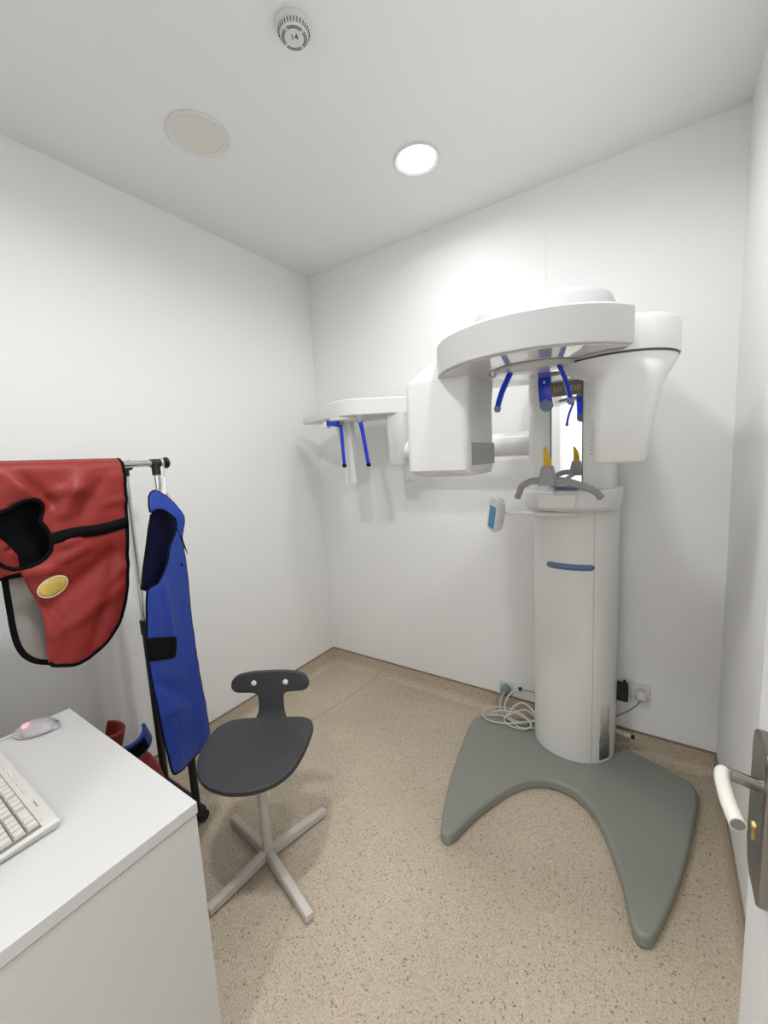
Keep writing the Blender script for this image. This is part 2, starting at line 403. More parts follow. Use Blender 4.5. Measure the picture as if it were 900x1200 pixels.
# column
def dsec(a, b, yc, yb, z, n=24):
    P = [(AX + a * math.cos(PI + PI * i / n), yc + b * math.sin(PI + PI * i / n), z) for i in range(n + 1)]
    return P + [(AX + a, yb, z), (AX - a, yb, z)]
obj('column', loft([dsec(.178, .158, -.125, -.03, .047), dsec(.178, .158, -.125, -.03, 1.23)]), 'plastic2', mc, smooth=30)
def colpt(x, z, off=.0): # a point on the curved front of the column
    t = (x - AX) / .178; return Vector((x, -.125 - .158 * math.sqrt(max(0, 1 - t * t)) - off, z))
for xs in (1.764,):
    obj('panel_seam', tube([colpt(xs, .05, -.0002), colpt(xs, 1.22, -.0002)], .0010, 6), 'textgrey', mc)
N = 16
st = []
for z0 in (.0, .027):
    for i in range(N + 1):
        x = 1.573 + (1.766 - 1.573) * i / N; st.append(colpt(x, .952 + (z0 if 0 < i < N else .0135 + (z0 - .0135) * .55), .0012))
obj('stripe', (st, [(i, i + 1, N + 2 + i, N + 1 + i) for i in range(N)]), 'stripe', mc, label='blue-grey stripe on the column', solid=.001)
def sticker(x0, x1, z0, z1, m, nm):
    V = [colpt(x0 + (x1 - x0) * i / 6, z, .0012) for z in (z0, z1) for i in range(7)]
    return obj(nm, (V, [(i, i + 1, 8 + i, 7 + i) for i in range(6)]), m, mc, solid=.0008)
sticker(1.795, 1.826, .175, .315, 'label', 'info_sticker')
sticker(1.793, 1.828, .062, .172, 'labelgrey', 'type_plate')
# upper carriage with the mirror
obj('carriage', loft([at(rrect(AX, -.175, .335, .236, .035), 1.24), at(rrect(AX, -.175, .335, .236, .035), 1.785), at(rrect(AX, -.165, .29, .20, .03), 1.80), at(rrect(AX, -.165, .29, .20, .03), 1.83)]), 'plastic', mc, smooth=30)
MX0, MX1, MY = 1.600, 1.718, -.2935
mi = obj('mirror', box(MX0, MX1, MY - .002, MY + .003, 1.318, 1.752), 'mirror', mc, label='narrow upright mirror')
obj('mirror_edge', join(box(MX0 - .004, MX0, MY - .004, MY + .003, 1.316, 1.755), box(MX1, MX1 + .003, MY - .004, MY + .003, 1.316, 1.755)), 'gapdark', mi)
obj('sign_strip', box(MX0, MX1, MY - .0032, MY - .002, 1.694, 1.752), 'strip', mi)
tm = lambda x: Matrix(((1, 0, 0, x), (0, 0, 1, MY - .0036), (0, 1, 0, 1.7525), (0, 0, 0, 1)))
def txm(x, z, y): return Matrix(((1, 0, 0, x), (0, 0, -1, y), (0, 1, 0, z), (0, 0, 0, 1)))
obj('lettering', text_vf('s', .044, txm(MX0 + .0135, 1.726, MY - .0036)), 'orange', mi, label='orange first letter')
obj('lettering', text_vf('irona', .044, txm(MX0 + .068, 1.726, MY - .0036)), 'letter', mi)
obj('ledge', box(MX0 + .01, MX1 - .001, MY - .05, MY + .001, 1.318, 1.326), 'ltblue', mc, bevel=.002)
# tray under the mirror
def tsec(a, b, z, n=24): return [(AX + a * math.cos(PI + PI * i / n), -.215 + b * math.sin(PI + PI * i / n), z) for i in range(n + 1)] + [(AX + a, -.08, z), (AX - a, -.08, z)]
obj('tray', loft([tsec(.178, .09, 1.212), tsec(.184, .17, 1.222), tsec(.188, .205, 1.238), tsec(.190, .215, 1.262), tsec(.190, .212, 1.300), tsec(.186, .205, 1.306)]), 'plastic', mc, smooth=35)
obj('tray_panel', loft([[(x, -.436 - k, z) for x, z in ((1.578, 1.245), (1.715, 1.245), (1.722, 1.296), (1.572, 1.296))] for k in (0.0, -.012)]), 'plastic2', mc, bevel=.002)
# chin rest, grips
CY = -.600
cr = obj('chin_rest', loft([at(rrect(AX - .015, CY, .062, .050, .008), 1.348), at(rrect(AX - .015, CY, .056, .046, .008), 1.372), at(rrect(AX - .015, CY, .040, .036, .008), 1.412), at(rrect(AX - .015, CY, .034, .032, .006), 1.418)]), 'greyplastic', mc, smooth=30)
obj('bite_block', loft([at(rrect(AX - .015 + dx, CY - .002 + dy, w_, .020, .005), z) for z, w_, dx, dy in ((1.417, .027, 0, 0), (1.44, .025, .0005, 0), (1.462, .019, -.003, .001), (1.478, .011, -.008, .001), (1.486, .005, -.011, .001))]), 'yellow', cr, label='yellow bite block')
obj('rest_arm', tube([(AX - .02, CY + .01, 1.356), (AX - .04, -.40, 1.335), (AX - .05, -.29, 1.318)], .009, 10), 'greyplastic', mc)
for s in (-1, 1):
    g = obj('hand_grip', tube(spline([(AX - .015 + s * .022, CY, 1.364), (AX - .015 + s * .060, CY + .004, 1.362), (AX - .01 + s * .105, CY + .030, 1.342), (AX + s * .133, CY + .065, 1.318), (AX + s * .146, CY + .085, 1.299)], 6), .0125, 12), 'greyplastic', mc)
    obj('grip_end', xf(lathe([(.0135, -.001), (.0138, .004), (.010, .007), (.001, .0075)], n=14), axis_mtx((AX + s * .146, CY + .085, 1.299), (s * .45, .55, -.7))), 'greyplastic', g)
# operator panel on its arm
obj('panel_arm', tube(spline([(1.70, -.31, 1.205), (1.60, -.34, 1.204), (1.50, -.345, 1.206), (1.405, -.35, 1.204)], 4), [.018] * 4 + [.016] * 4 + [.011] * 4 + [.009], 12, flat=.75), 'plastic', mc)
PM = Matrix.Translation((1.372, -.352, 1.198)) @ Matrix.Rotation(math.radians(-38), 4, 'Z') @ Matrix.Rotation(math.radians(14), 4, 'Y')
ppoly = rrect(0, 0, .072, .165, .03)
pn = obj('control_panel', xf(loft([[(x * k, -d, y * k) for x, y in ppoly] for k, d in ((.6, -.032), (.94, -.018), (1, 0), (1, .012), (.95, .018))]), PM), 'plastic', mc, smooth=50)
obj('keypad', xf(loft([[(x, -d, y) for x, y in rrect(0, -.012, .046, .105, .006)] for d in (.018, .0195)]), PM), 'pad', pn, label='blue keypad')
# overhead arm and rotor
obj('overhead_arm', loft([at(rrect(AX, -.49, .410, .90, .17, 10), 1.81), at(rrect(AX, -.49, .410, .90, .17, 10), 1.885), at(rrect(AX, -.49, .398, .888, .165, 10), 1.900), at(rrect(AX, -.49, .37, .86, .15, 10), 1.906)]), 'shell', mc, smooth=30)
RC, RR = Vector((1.655, -.76)), .316
ra = [-30.6 - i * (180.0 / 44) for i in range(45)]
rp = [(RC.x + RR * math.cos(math.radians(a)), RC.y + RR * math.sin(math.radians(a))) for a in ra]
rp = rp + [(1.45, -.545), (1.60, -.50), (1.76, -.55), (1.84, -.70), (1.895, -.86)]
def inset(poly, d, c=RC): return [(c.x + (x - c.x) * (1 - d / RR), c.y + (y - c.y) * (1 - d / RR)) for x, y in poly]
rot = obj('rotor_housing', loft([at(rp, 1.727), at(rp, 1.816), at(inset(rp, .004), 1.822)]), 'shell', mc, bevel=.003, smooth=30)
obj('underside', prism(inset(rp, .012), 1.7235, 1.7275), 'under', rot)
obj('rotor_disc', lathe([(.128, -.0), (.128, -.006), (.124, -.008)], (AX - .005, -.80, 1.7235), 48), 'under', mc)
obj('disc_joint', tube([(AX - .005 + .141 * math.cos(2 * PI * i / 48), -.80 + .141 * math.sin(2 * PI * i / 48), 1.7232) for i in range(48)], .0012, 5, True), 'gapdark', mc)
# tube head on the left
TX0, TX1, TY0, TY1 = 1.232, 1.468, -.892, -.635
def tbox(x0, x1, y0, y1, z, r=.03): return at(rrect((x0 + x1) / 2, (y0 + y1) / 2, x1 - x0, y1 - y0, r), z)
tb = loft([tbox(TX0 + .03, TX1 - .02, TY0 + .05, TY1 - .02, 1.400, .04), tbox(TX0 + .012, TX1 - .004, TY0 + .02, TY1 - .004, 1.406), tbox(TX0, TX1, TY0, TY1, 1.424), tbox(TX0, TX1, TY0, TY1, 1.55), tbox(TX0, TX1, TY0, TY1, 1.65),
           tbox(TX0, TX1 + .006, TY0, TY1, 1.72), tbox(TX0 + .003, TX1 + .008, TY0, TY1, 1.728), tbox(TX0 + .105, TX1, TY0 + .02, TY1, 1.795)])
th = obj('tube_head', tb, 'plastic', mc, smooth=45, label='white boxy x-ray tube head')
obj('beam_window', box(TX1 - .0008, TX1 + .0016, TY0 + .030, TY1 - .006, 1.437, 1.512), 'greypanel', th, bevel=.001)
# sensor head on the right
SCX, SCY = 1.870, -.725
obj('sensor_cap', loft([at(circ(SCX, SCY, .158, 40), 1.722), at(circ(SCX, SCY, .158, 40), 1.800), at(circ(SCX, SCY, .152, 40), 1.812), at(circ(SCX, SCY, .13, 40), 1.818)]), 'plastic', mc, smooth=40)
obj('sensor_joint', lathe([(.155, -.006), (.155, 0)], (SCX, SCY, 1.722), 40), 'gapdark', mc)
def ssec(x0, x1, y0, y1, z, r): return at(rrect((x0 + x1) / 2, (y0 + y1) / 2, x1 - x0, y1 - y0, r, 9), z)
sh = obj('sensor_head', loft([ssec(1.832, 1.948, -.86, -.66, 1.428, .02), ssec(1.826, 1.954, -.868, -.65, 1.436, .024), ssec(1.822, 1.972, -.87, -.64, 1.56, .03), ssec(1.816, 1.988, -.872, -.62, 1.645, .045),
                              ssec(1.806, 2.0, -.875, -.60, 1.672, .08), ssec(1.770, 2.012, -.876, -.585, 1.690, .12), ssec(1.725, 2.020, -.877, -.572, 1.706, .147), ssec(1.716, 2.024, -.879, -.571, 1.716, .153)]), 'plastic', mc, smooth=50, label='white tapered sensor head')
obj('lettering', join(*[box(1.8235 + .0, 1.8285, -.8703, -.8695, 1.455 + k * .0085, 1.455 + k * .0085 + (.006 if k % 3 else .004)) for k in range(11)]), 'textgrey', sh)
# three blue head supports
fs = obj('forehead_support', tube(spline([(AX - .008, -.672, 1.728), (AX - .008, -.676, 1.69), (AX - .006, -.674, 1.655), (AX - .004, -.664, 1.622)], 5), [.0215] * 16, 10, flat=.14, up=(0, 1, 0)), 'blue', mc)
obj('pad_tip', xf(lathe([(.0005, -.006), (.020, -.005), (.0222, 0), (.020, .005), (.0005, .006)], n=20), axis_mtx((AX - .004, -.666, 1.625), (0, 1, .25))), 'bluetip', fs)
obj('screw', xf(lathe([(.0045, 0), (.004, .002)], n=12), axis_mtx((AX - .008, -.679, 1.700), (0, -1, 0))), 'silver', fs)
for s in (-1, 1):
    tp = spline([(AX + s * .066, -.845, 1.728), (AX + s * .080, -.850, 1.695), (AX + s * .094, -.858, 1.66), (AX + s * .103, -.866, 1.625), (AX + s * .106, -.870, 1.604)], 5)
    ts = obj('temple_support', tube(tp, [.015] * len(tp), 10, flat=.45, up=(1, 0, .35)), 'blue', mc)
    obj('pad_tip', tube([tp[-4], tp[-2], tp[-1] + Vector((0, 0, -.004))], [.0150, .0158, .010], 10, flat=.6, up=(1, 0, .35)), 'bluetip', ts)
# cephalometric side arm
obj('side_arm', rod((1.51, -.20, 1.512), (.80, -.20, 1.512), .055, 24), 'plastic', mc)
obj('side_arm_post', loft([at(rrect(.790, -.21, .085, .10, .03), 1.435), at(rrect(.790, -.21, .100, .12, .03), 1.45), at(rrect(.795, -.21, .125, .13, .03), 1.72)]), 'plastic', mc, smooth=40)
cp = [(.142, -.285), (.165, -.305), (.48, -.412), (.56, -.428), (.64, -.405), (.86, -.245), (.99, -.16), (.96, -.07), (.50, -.05), (.20, -.19), (.142, -.26)]
zt = [1.742, 1.748, 1.797, 1.800, 1.800, 1.800, 1.80, 1.80, 1.795, 1.76, 1.742]
ce = obj('head_positioner', loft([[(x, y, 1.711) for x, y in cp], [(x, y, z) for (x, y), z in zip(cp, zt)]]), 'plastic', mc, bevel=.008, smooth=35, label='white wing-shaped head positioner on the side arm')
obj('positioner_hub', lathe([(.095, .013), (.095, -.002), (.088, -.008)], (.52, -.33, 1.700), 36), 'plastic2', ce)
obj('nose_paddle', loft([at(rrect(.500, -.285, .078, .03, .008), 1.345), at(rrect(.480, -.285, .098, .05, .01), 1.60), at(rrect(.470, -.285, .105, .06, .01), 1.695)]), 'plastic2', ce, smooth=30)
for i, (xt, xb, yt) in enumerate(((.520, .535, -.385), (.655, .700, -.385))):
    er = obj('ear_rod', tube([(xt, yt, 1.690), (xt + (xb - xt) * .3, yt, 1.63), (xt + (xb - xt) * .75, yt - .004, 1.52), (xb, yt - .004, 1.452)], [.0135, .0125, .0115, .011], 10, flat=.5, up=(0, 1, 0)), 'blue', ce)
    obj('rod_tip', xf(lathe([(.0005, -.012), (.0118, -.006), (.0122, .008)], n=12), axis_mtx((xb, yt - .004, 1.449), (0, 0, 1))), 'navy', er)
    obj('rod_holder', box(xt - .014, xt + .014, yt - .012, yt + .012, 1.672, 1.712), 'greyplastic', er, bevel=.003)
obj('rod_bracket', xf(box(-.045, .045, -.012, .012, -.015, .015), Matrix.Translation((.478, -.40, 1.683)) @ Matrix.Rotation(math.radians(8), 4, 'Y') @ Matrix.Rotation(math.radians(-10), 4, 'Z')), 'blue', ce, bevel=.003)
obj('bracket_cap', xf(box(-.014, .014, -.016, .016, -.017, .017), Matrix.Translation((.425, -.39, 1.680))), 'plastic2', ce, bevel=.004)

# ------------------------------------------------------------------ sockets and cables behind the machine
def socket(x, z, n, label, w_=.074):
    t = thing('wall_socket', (x, 0, z), label, 'socket')
    obj('frame_plate', box(x - w_ * n / 2, x + w_ * n / 2, -.010, -.0, z - .040, z + .040), 'socket', t, bevel=.004)
    for k in range(n):
        cx = x - w_ * n / 2 + w_ * (k + .5)
        obj('socket_well', xf(lathe([(.021, 0), (.0215, .0015), (.019, .0018)], n=24), axis_mtx((cx, -.010, z), (0, -1, 0))), 'textgrey', t)
    return t
socket(1.904, .316, 2, 'white double wall socket beside the column of the x-ray machine')
t = thing('power_adapter', (1.862, -.035, .312), 'black power adapter plugged into the double wall socket', 'adapter')
obj('body', box(1.836, 1.890, -.048, -.011, .268, .352), 'black', t, bevel=.005)
obj('plug_stub', box(1.868, 1.880, -.030, -.016, .350, .366), 'black', t, bevel=.002)
obj('lead', tube(spline([(1.842, -.04, .272), (1.836, -.05, .24), (1.815, -.055, .20), (1.79, -.05, .14)], 5), .0028, 6), 'black', t)
t = thing('power_plug', (1.942, -.04, .304), 'white round plug with a grey lead in the double wall socket', 'plug')
obj('body', xf(lathe([(.0245, 0), (.0255, .006), (.023, .022), (.017, .030)], n=20), axis_mtx((1.942, -.0115, .304), (0, -1, 0))), 'socket', t)
obj('face_mark', box(1.930, 1.954, -.0425, -.0410, .288, .297), 'textgrey', t)
obj('lead', tube(spline([(1.940, -.032, .283), (1.91, -.05, .25), (1.86, -.06, .205), (1.80, -.06, .175)], 5), .004, 6), 'cabledark', t)
t = thing('wall_socket', (1.295, 0, .135), 'small grey-green round socket on the wall left of the column', 'socket')
obj('frame_plate', box(1.258, 1.336, -.006, 0, .112, .190), 'socket', t, bevel=.003)
obj('round_plug', xf(lathe([(.027, 0), (.028, .012), (.022, .030), (.010, .036)], n=20), axis_mtx((1.296, -.0065, .152), (0, -1, 0))), 'teal', t)
t = thing('cable_outlet', (1.375, 0, .155), 'small black cable outlet on the wall near the coiled cables', 'outlet')
obj('grommet', xf(lathe([(.011, 0), (.012, .006), (.007, .016)], n=14), axis_mtx((1.375, 0, .168), (0, -1, 0))), 'black', t)
CZ = .054
def cable(label, pts, r=.0050, m='cable', grp='pale cables coiled behind the column'):
    o = obj('cable', tube(spline(pts, 7), r, 7), m); tag(o, label, 'cable', grp); return o
cable('pale cable making the widest loop on the grey base left of the column',
      [(1.372, -.018, .166), (1.33, -.05, .150), (1.315, -.09, .09), (1.35, -.125, .062), (1.42, -.14, .060), (1.45, -.11, .064), (1.38, -.075, .075), (1.28, -.08, .072), (1.225, -.115, .066), (1.215, -.165, .057), (1.27, -.195, .054), (1.36, -.175, .058), (1.43, -.14, .068), (1.49, -.11, .080)])
cable('pale cable arching up beside the left edge of the column', [(1.34, -.13, .058), (1.36, -.10, .105), (1.40, -.08, .135), (1.44, -.09, .135), (1.49, -.12, .115)])
cable('pale cable crossing low over the inner coil', [(1.25, -.15, .056), (1.30, -.13, .060), (1.37, -.155, .064), (1.41, -.175, .057), (1.45, -.165, .056), (1.50, -.14, .062)], .0038)
cable('pale cable hanging from the round grey-green plug', [(1.300, -.040, .150), (1.285, -.055, .12), (1.283, -.075, .08), (1.30, -.10, .060), (1.36, -.14, .058), (1.42, -.15, .056)], .0036)
cable('pale cable curling round the inside of the widest loop', [(1.50, -.125, .10), (1.43, -.10, .115), (1.37, -.11, .085), (1.33, -.15, .062), (1.37, -.185, .056), (1.44, -.18, .057), (1.47, -.15, .075), (1.40, -.12, .095), (1.30, -.11, .075), (1.25, -.13, .060)], .0045)
cable('darker grey cable dropping left of the round plug', [(1.292, -.038, .150), (1.262, -.05, .115), (1.258, -.07, .07), (1.28, -.09, .056)], .0034, 'cabledark')
cable('grey cable leading from the outlet to the back of the column', [(1.38, -.016, .170), (1.43, -.02, .178), (1.49, -.04, .19)], .003, 'cabledark')
t = thing('cable_connector', (1.856, -.085, .05), 'small beige connector with dark cables at the right foot of the column', 'connector')
obj('body', xf(box(-.045, .045, -.008, .008, -.007, .007), Matrix.Translation((1.862, -.07, .122)) @ Matrix.Rotation(math.radians(6), 4, 'Y')), 'cable', t, bevel=.002)
obj('contact', xf(box(.0455, .060, -.007, .007, -.006, .006), Matrix.Translation((1.862, -.07, .122)) @ Matrix.Rotation(math.radians(6), 4, 'Y')), 'black', t)
for k in range(3): obj('lead', tube(spline([(1.845 + k * .012, -.075, .118), (1.850 + k * .010, -.095, .085), (1.846 + k * .007, -.11, .052)], 4), .0022, 6), 'cabledark', t)

# ================================================================== CHAIR
HB = Vector((.808, -1.316, 0)); FA = math.atan2(-.84, .54)
F2 = Vector((math.cos(FA), math.sin(FA), 0)); R2 = Vector((-F2.y, F2.x, 0))     # forward, viewer's right
ch = thing('swivel_chair', HB, 'low grey plastic chair with a T-shaped back and beige cross base', 'chair')
def cl(f, r, z): return HB + F2 * f + R2 * r + Vector((0, 0, z))
SZ = .452
so = [(-.168, -.045), (-.168, .045), (-.165, .085), (-.158, .135), (-.135, .170), (-.095, .183), (-.04, .182), (.04, .174), (.105, .155), (.15, .115), (.176, .055), (.182, 0), (.178, -.06), (.155, -.125), (.11, -.170), (.04, -.196), (-.04, -.204), (-.10, -.196), (-.138, -.172), (-.158, -.135), (-.166, -.085)]
so = [(p.x, p.y) for p in spline([(a, b, 0) for a, b in so], 3, True)]
v2, f2 = sheet(so, [], .022)
def seat_z(f, r):
    e = max(abs(f) / .18, abs(r) / .20)
    return SZ + .012 * (r / .2) ** 2 - .016 * max(0, f / .18) ** 3 + .010 * max(0, -f / .17) ** 4 - .004 * (1 - min(1, e)) * 1.5
obj('seat', ([cl(a, b, seat_z(a, b)) for a, b in v2], f2), 'seat', ch, solid=.020, bevel=.006, smooth=50)
# stem and backrest: one curved strip
def backpos(f0, r, h):     # h = height along the back, leaning and curving
    lean = -.168 - .010 * min(1, h / .03) - .028 * (h / .2) + .16 * (r * r)
    return cl(lean + f0, r, SZ + .008 + h)
bo = [(-.055, -.004), (.055, -.004), (.052, .03), (.050, .07), (.052, .095), (.064, .110), (.10, .114), (.135, .117), (.153, .130), (.158, .150), (.150, .175), (.125, .194), (.07, .204), (0, .206), (-.07, .204), (-.125, .194), (-.150, .175), (-.158, .150), (-.153, .130), (-.135, .117), (-.10, .114), (-.064, .110), (-.052, .095), (-.050, .07), (-.052, .03)]
bo = [(p.x, p.y) for p in spline([(a, b, 0) for a, b in bo], 3, True)]
v2, f2 = sheet(bo, [], .018)
obj('backrest', ([backpos(0, a, b * .92) for a, b in v2], f2), 'seat', ch, solid=.018, bevel=.006, smooth=50)
for s in (-1, 1):
    p = backpos(.010, s * .064, .158 * .92)
    obj('rivet', xf(lathe([(.0105, -.004), (.0105, .0015), (.008, .003), (.0008, .0032)], n=18), axis_mtx(p, F2 + Vector((0, 0, .12)))), 'steel', ch)
obj('post', join(rod(cl(0, 0, .03), cl(0, 0, .32), .0185, 18), rod(cl(0, 0, .32), cl(0, 0, .445), .0150, 18)), 'legs', ch, smooth=30)
obj('collar', rod(cl(0, 0, .290), cl(0, 0, .325), .0215, 18), 'legs', ch, bevel=.002)
obj('set_screw', rod(cl(.020, -.004, .306), cl(.0245, -.005, .306), .0040, 10), 'black', ch)
obj('seat_bracket', box(HB.x - .06, HB.x + .06, HB.y - .06, HB.y + .06, .425, .437), 'legs', ch, bevel=.003)
for ex, ey in ((.047, .262), (.285, -.071), (-.022, -.236), (-.262, .036)):
    d = Vector((ex, ey, 0)); L = d.length; d.normalize(); nn = Vector((-d.y, d.x, 0))
    secs = []
    for t_, zc, hh, ww in ((.012, .036, .019, .015), (L - .004, .020, .014, .0145), (L, .0195, .012, .0125)):
        c = HB + d * t_ + Vector((0, 0, zc)); secs.append([c + nn * (u * ww) + Vector((0, 0, v * hh)) for u, v in ((-1, -1), (1, -1), (1, .7), (.7, 1), (-.7, 1), (-1, .7))])
    lg = obj('leg', loft(secs), 'legs', ch, bevel=.003, smooth=30)
    c = HB + d * (L - .022)
    obj('foot', rod(c, c + Vector((0, 0, .010)), .010, 12), 'black', lg)

# ================================================================== DESK, KEYBOARD, MOUSE
dk = thing('desk', (.80, -2.07, 0), 'white laminate desk with a closed side panel', 'desk')
DX_L, DX_R, DY_F, DY_N, DZ = .452, 1.157, -1.735, -2.395, .74
obj('desktop', box(DX_L, DX_R, DY_N, DY_F, DZ - .027, DZ), 'laminate', dk, bevel=.0012)
obj('side_panel', box(DX_R - .024, DX_R - .004, DY_N + .002, DY_F - .002, .0, DZ - .0315), 'laminate', dk, bevel=.001)
obj('side_panel', box(DX_L + .002, DX_L + .022, DY_N + .002, DY_F - .002, .0, DZ - .0315), 'laminate', dk, bevel=.001)
obj('gap_shade', box(DX_L + .03, DX_R - .012, DY_N + .01, DY_F - .01, DZ - .0305, DZ - .027), 'gapdark', dk)  # dark strip standing in for the shade in the gap below the desktop
obj('back_panel', box(DX_L + .022, DX_R - .022, DY_F - .03, DY_F - .012, .05, DZ - .0315), 'laminate', dk, bevel=.001)

kb = thing('keyboard', (.76, -2.0, DZ), 'cream computer keyboard on the white desk', 'keyboard')
KX0, KX1, KY0, KY1 = .510, .968, -2.085, -1.922
def kz(y): return DZ + .011 + .012 * (y - KY0) / (KY1 - KY0)      # raised at the far side
V = []
for (x0, x1, y0, y1, dz) in ((KX0 + .006, KX1 - .006, KY0 + .006, KY1 - .006, None), (KX0, KX1, KY0, KY1, -.004), (KX0 + .004, KX1 - .004, KY0 + .004, KY1 - .004, 0)):
    V.append([(x, y, (DZ + .001) if dz is None else kz(y) + dz) for x, y in ((x0, y0), (x1, y0), (x1, y1), (x0, y1))])
obj('body', loft(V), 'kbody', kb, bevel=.002)
def kbox(x0, x1, y0, y1, h0, h1, tp=0.0):
    v = [(x + (tp if j and x == x0 else -tp if j else 0), y + (tp if j and y == y0 else -tp if j else 0), kz(y) + h) for j, h in enumerate((h0, h1)) for y in (y0, y1) for x in (x0, x1)]
    return v, [(0, 2, 3, 1), (4, 5, 7, 6), (0, 1, 5, 4), (2, 6, 7, 3), (0, 4, 6, 2), (1, 3, 7, 5)]
RW = .0205; KYT = KY1 - .030
obj('key_well', kbox(KX0 + .012, KX1 - .010, KYT - 6 * RW - .002, KYT + .001, -.003, .0006), 'kwell', kb)
rows = [(0, [(1, 1), (2.2, 4), (6.7, 4), (11.2, 4), (15.5, 3), (18.7, 4)])]
kmesh = {}
def key(x0, wk, y1, depth=RW):
    k_ = (round(wk, 4), round(y1, 4))
    x = x0
    if k_ in kmesh:
        o = link(bpy.data.objects.new('key', kmesh[k_])); o.parent = kb
        o.location = Vector((x, y1, kz(y1))) - WO[kb.name]
    else:
        o = obj('key', kbox(x + .0006, x + wk - .0006, y1 - depth + .0008, y1 - .0008, .0, .0075, .0018), 'keys', kb, bevel=.001, segs=1, origin=Vector((x, y1, kz(y1))))
        kmesh[k_] = o.data
U = .0188
for r_i in range(6):
    y1 = KYT - r_i * RW - (0.0 if r_i == 0 else .001)
    xs = KX0 + .013
    if r_i == 0: widths = [1.0] * 15
    elif r_i == 1: widths = [1] * 13 + [2.0]
    elif r_i == 2: widths = [1.5] + [1] * 12 + [1.5]
    elif r_i == 3: widths = [1.75] + [1] * 11 + [2.25]
    elif r_i == 4: widths = [2.25] + [1] * 10 + [2.75]
    else: widths = [1.25] * 3 + [6.25] + [1.25] * 4
    x = xs
    for q in widths: key(x, q * U, y1); x += q * U
    x = xs + 15 * U + .006
    if r_i in (0, 1, 2, 5):
        for k in range(3): key(x + k * U, U, y1)
    elif r_i == 4: key(x + U, U, y1)
    x = xs + 18 * U + .012
    if r_i in (1, 2, 3, 4):
        for k in range(4): key(x + k * U, U, y1)
    if r_i in (0, 5):
        key(x, 2 * U, y1); key(x + 2 * U, U, y1); key(x + 3 * U, U, y1)
for k in range(6): obj('media_key', kbox(.62 + k * .034, .641 + k * .034, KY1 - .020, KY1 - .011, -.001, .0022, .001), 'kbody', kb, bevel=.0008, segs=1)
for k in range(3): obj('indicator', kbox(.862 + k * .009, .867 + k * .009, KY1 - .0165, KY1 - .0145, -.001, .0012), 'kwell', kb)
obj('power_key', kbox(.925, .943, KY1 - .024, KY1 - .009, -.001, .0022, .001), 'kbody', kb, bevel=.0008, segs=1)

mo = thing('computer_mouse', (.51, -1.828, DZ), 'clear plastic computer mouse with a pink glow on the desk corner', 'mouse')
ma = Vector((.60, .80, 0)).normalized()
def msec(sc, z, n=28):
    P = []
    for i in range(n):
        a = 2 * PI * i / n; lx = .056 * math.cos(a); ly = .031 * math.sin(a) * (1 - .12 * math.cos(a) - .10 * math.cos(2 * a))
        p = Vector((.513, -1.832, 0)) + ma * (lx * sc) + Vector((-ma.y, ma.x, 0)) * (ly * sc); P.append((p.x, p.y, z))
    return P
obj('shell', loft([msec(.94, DZ + .002), msec(1, DZ + .007), msec(.98, DZ + .015), msec(.90, DZ + .023), msec(.72, DZ + .030), msec(.42, DZ + .034), msec(.1, DZ + .0352)]), 'clear', mo, smooth=60)
obj('base', loft([msec(.90, DZ + .0008), msec(.93, DZ + .003)]), 'silver', mo)
obj('inner_body', loft([[(x + .004, y, z) for x, y, z in msec(.62, DZ + .004)], msec(.60, DZ + .012), msec(.40, DZ + .018)]), 'silver', mo, smooth=50)
wc = Vector((.513, -1.832, DZ + .024)) - ma * .026
obj('scroll_wheel', rod(wc - Vector((-ma.y, ma.x, 0)) * .004, wc + Vector((-ma.y, ma.x, 0)) * .004, .008, 16), 'pink', mo, label='glowing pink scroll wheel')
obj('lead', tube(spline([Vector((.513, -1.832, DZ + .008)) - ma * .056, Vector((.47, -1.90, DZ + .004)), Vector((.475, -1.96, DZ + .0035)), Vector((.495, -2.10, DZ + .0035)), Vector((.50, -2.3, DZ + .0035))], 5), .0022, 6), 'silver', mo)

# ================================================================== CLOTHES RACK
X1, X2, YE, RZ = .420, .175, -1.358, 1.502
YB = -2.28
rk = thing('clothes_rack', ((X1 + X2) / 2, (YE + YB) / 2, 0), 'chrome and black double-rail clothes rack on castors by the wall', 'clothes rack')
for X in (X1, X2):
    r_ = obj('rail', rod((X, YB - .03, RZ), (X, YE + (.032 if X == X1 else .012), RZ), .0125, 16), 'chrome', rk)
    ye = YE + (.032 if X == X1 else .012)
    obj('end_cap', xf(lathe([(.0135, 0), (.0135, .010), (.021, .011), (.022, .016), (.017, .022), (.001, .023)], n=18), axis_mtx((X, ye - .006, RZ), (0, 1, 0))), 'black', r_)
    for Y in (YE, YB):
        ps = obj('post', rod((X, Y, .72), (X, Y, RZ - .012), .0115, 14), 'chrome', rk)
        obj('rail_fitting', join(rod((X, Y - .018, RZ), (X, Y + .016, RZ), .0155, 14), rod((X, Y, RZ - .045), (X, Y, RZ), .0152, 14)), 'black', ps)
        obj('lower_post', rod((X, Y, .085), (X, Y, .80), .0155, 14), 'black', rk)
        obj('height_collar', rod((X, Y, .785), (X, Y, .845), .0190, 14), 'black', rk)
        cs = obj('castor', join(rod((X, Y, .055), (X, Y, .088), .017, 12), box(X - .018, X + .018, Y - .010, Y + .030, .040, .062)), 'black', rk, bevel=.003)
        for s in (-1, 1): obj('wheel', rod((X + s * .006, Y + .016, .025), (X + s * .020, Y + .016, .025), .025, 18), 'black', cs, bevel=.003)
for Y in (YE, YB): obj('cross_bar', rod((X2, Y, .10), (X1, Y, .10), .012, 12), 'black', rk)
obj('cross_bar', rod((X2, YE, .10), (X2, YB, .10), .0115, 12), 'black', rk)
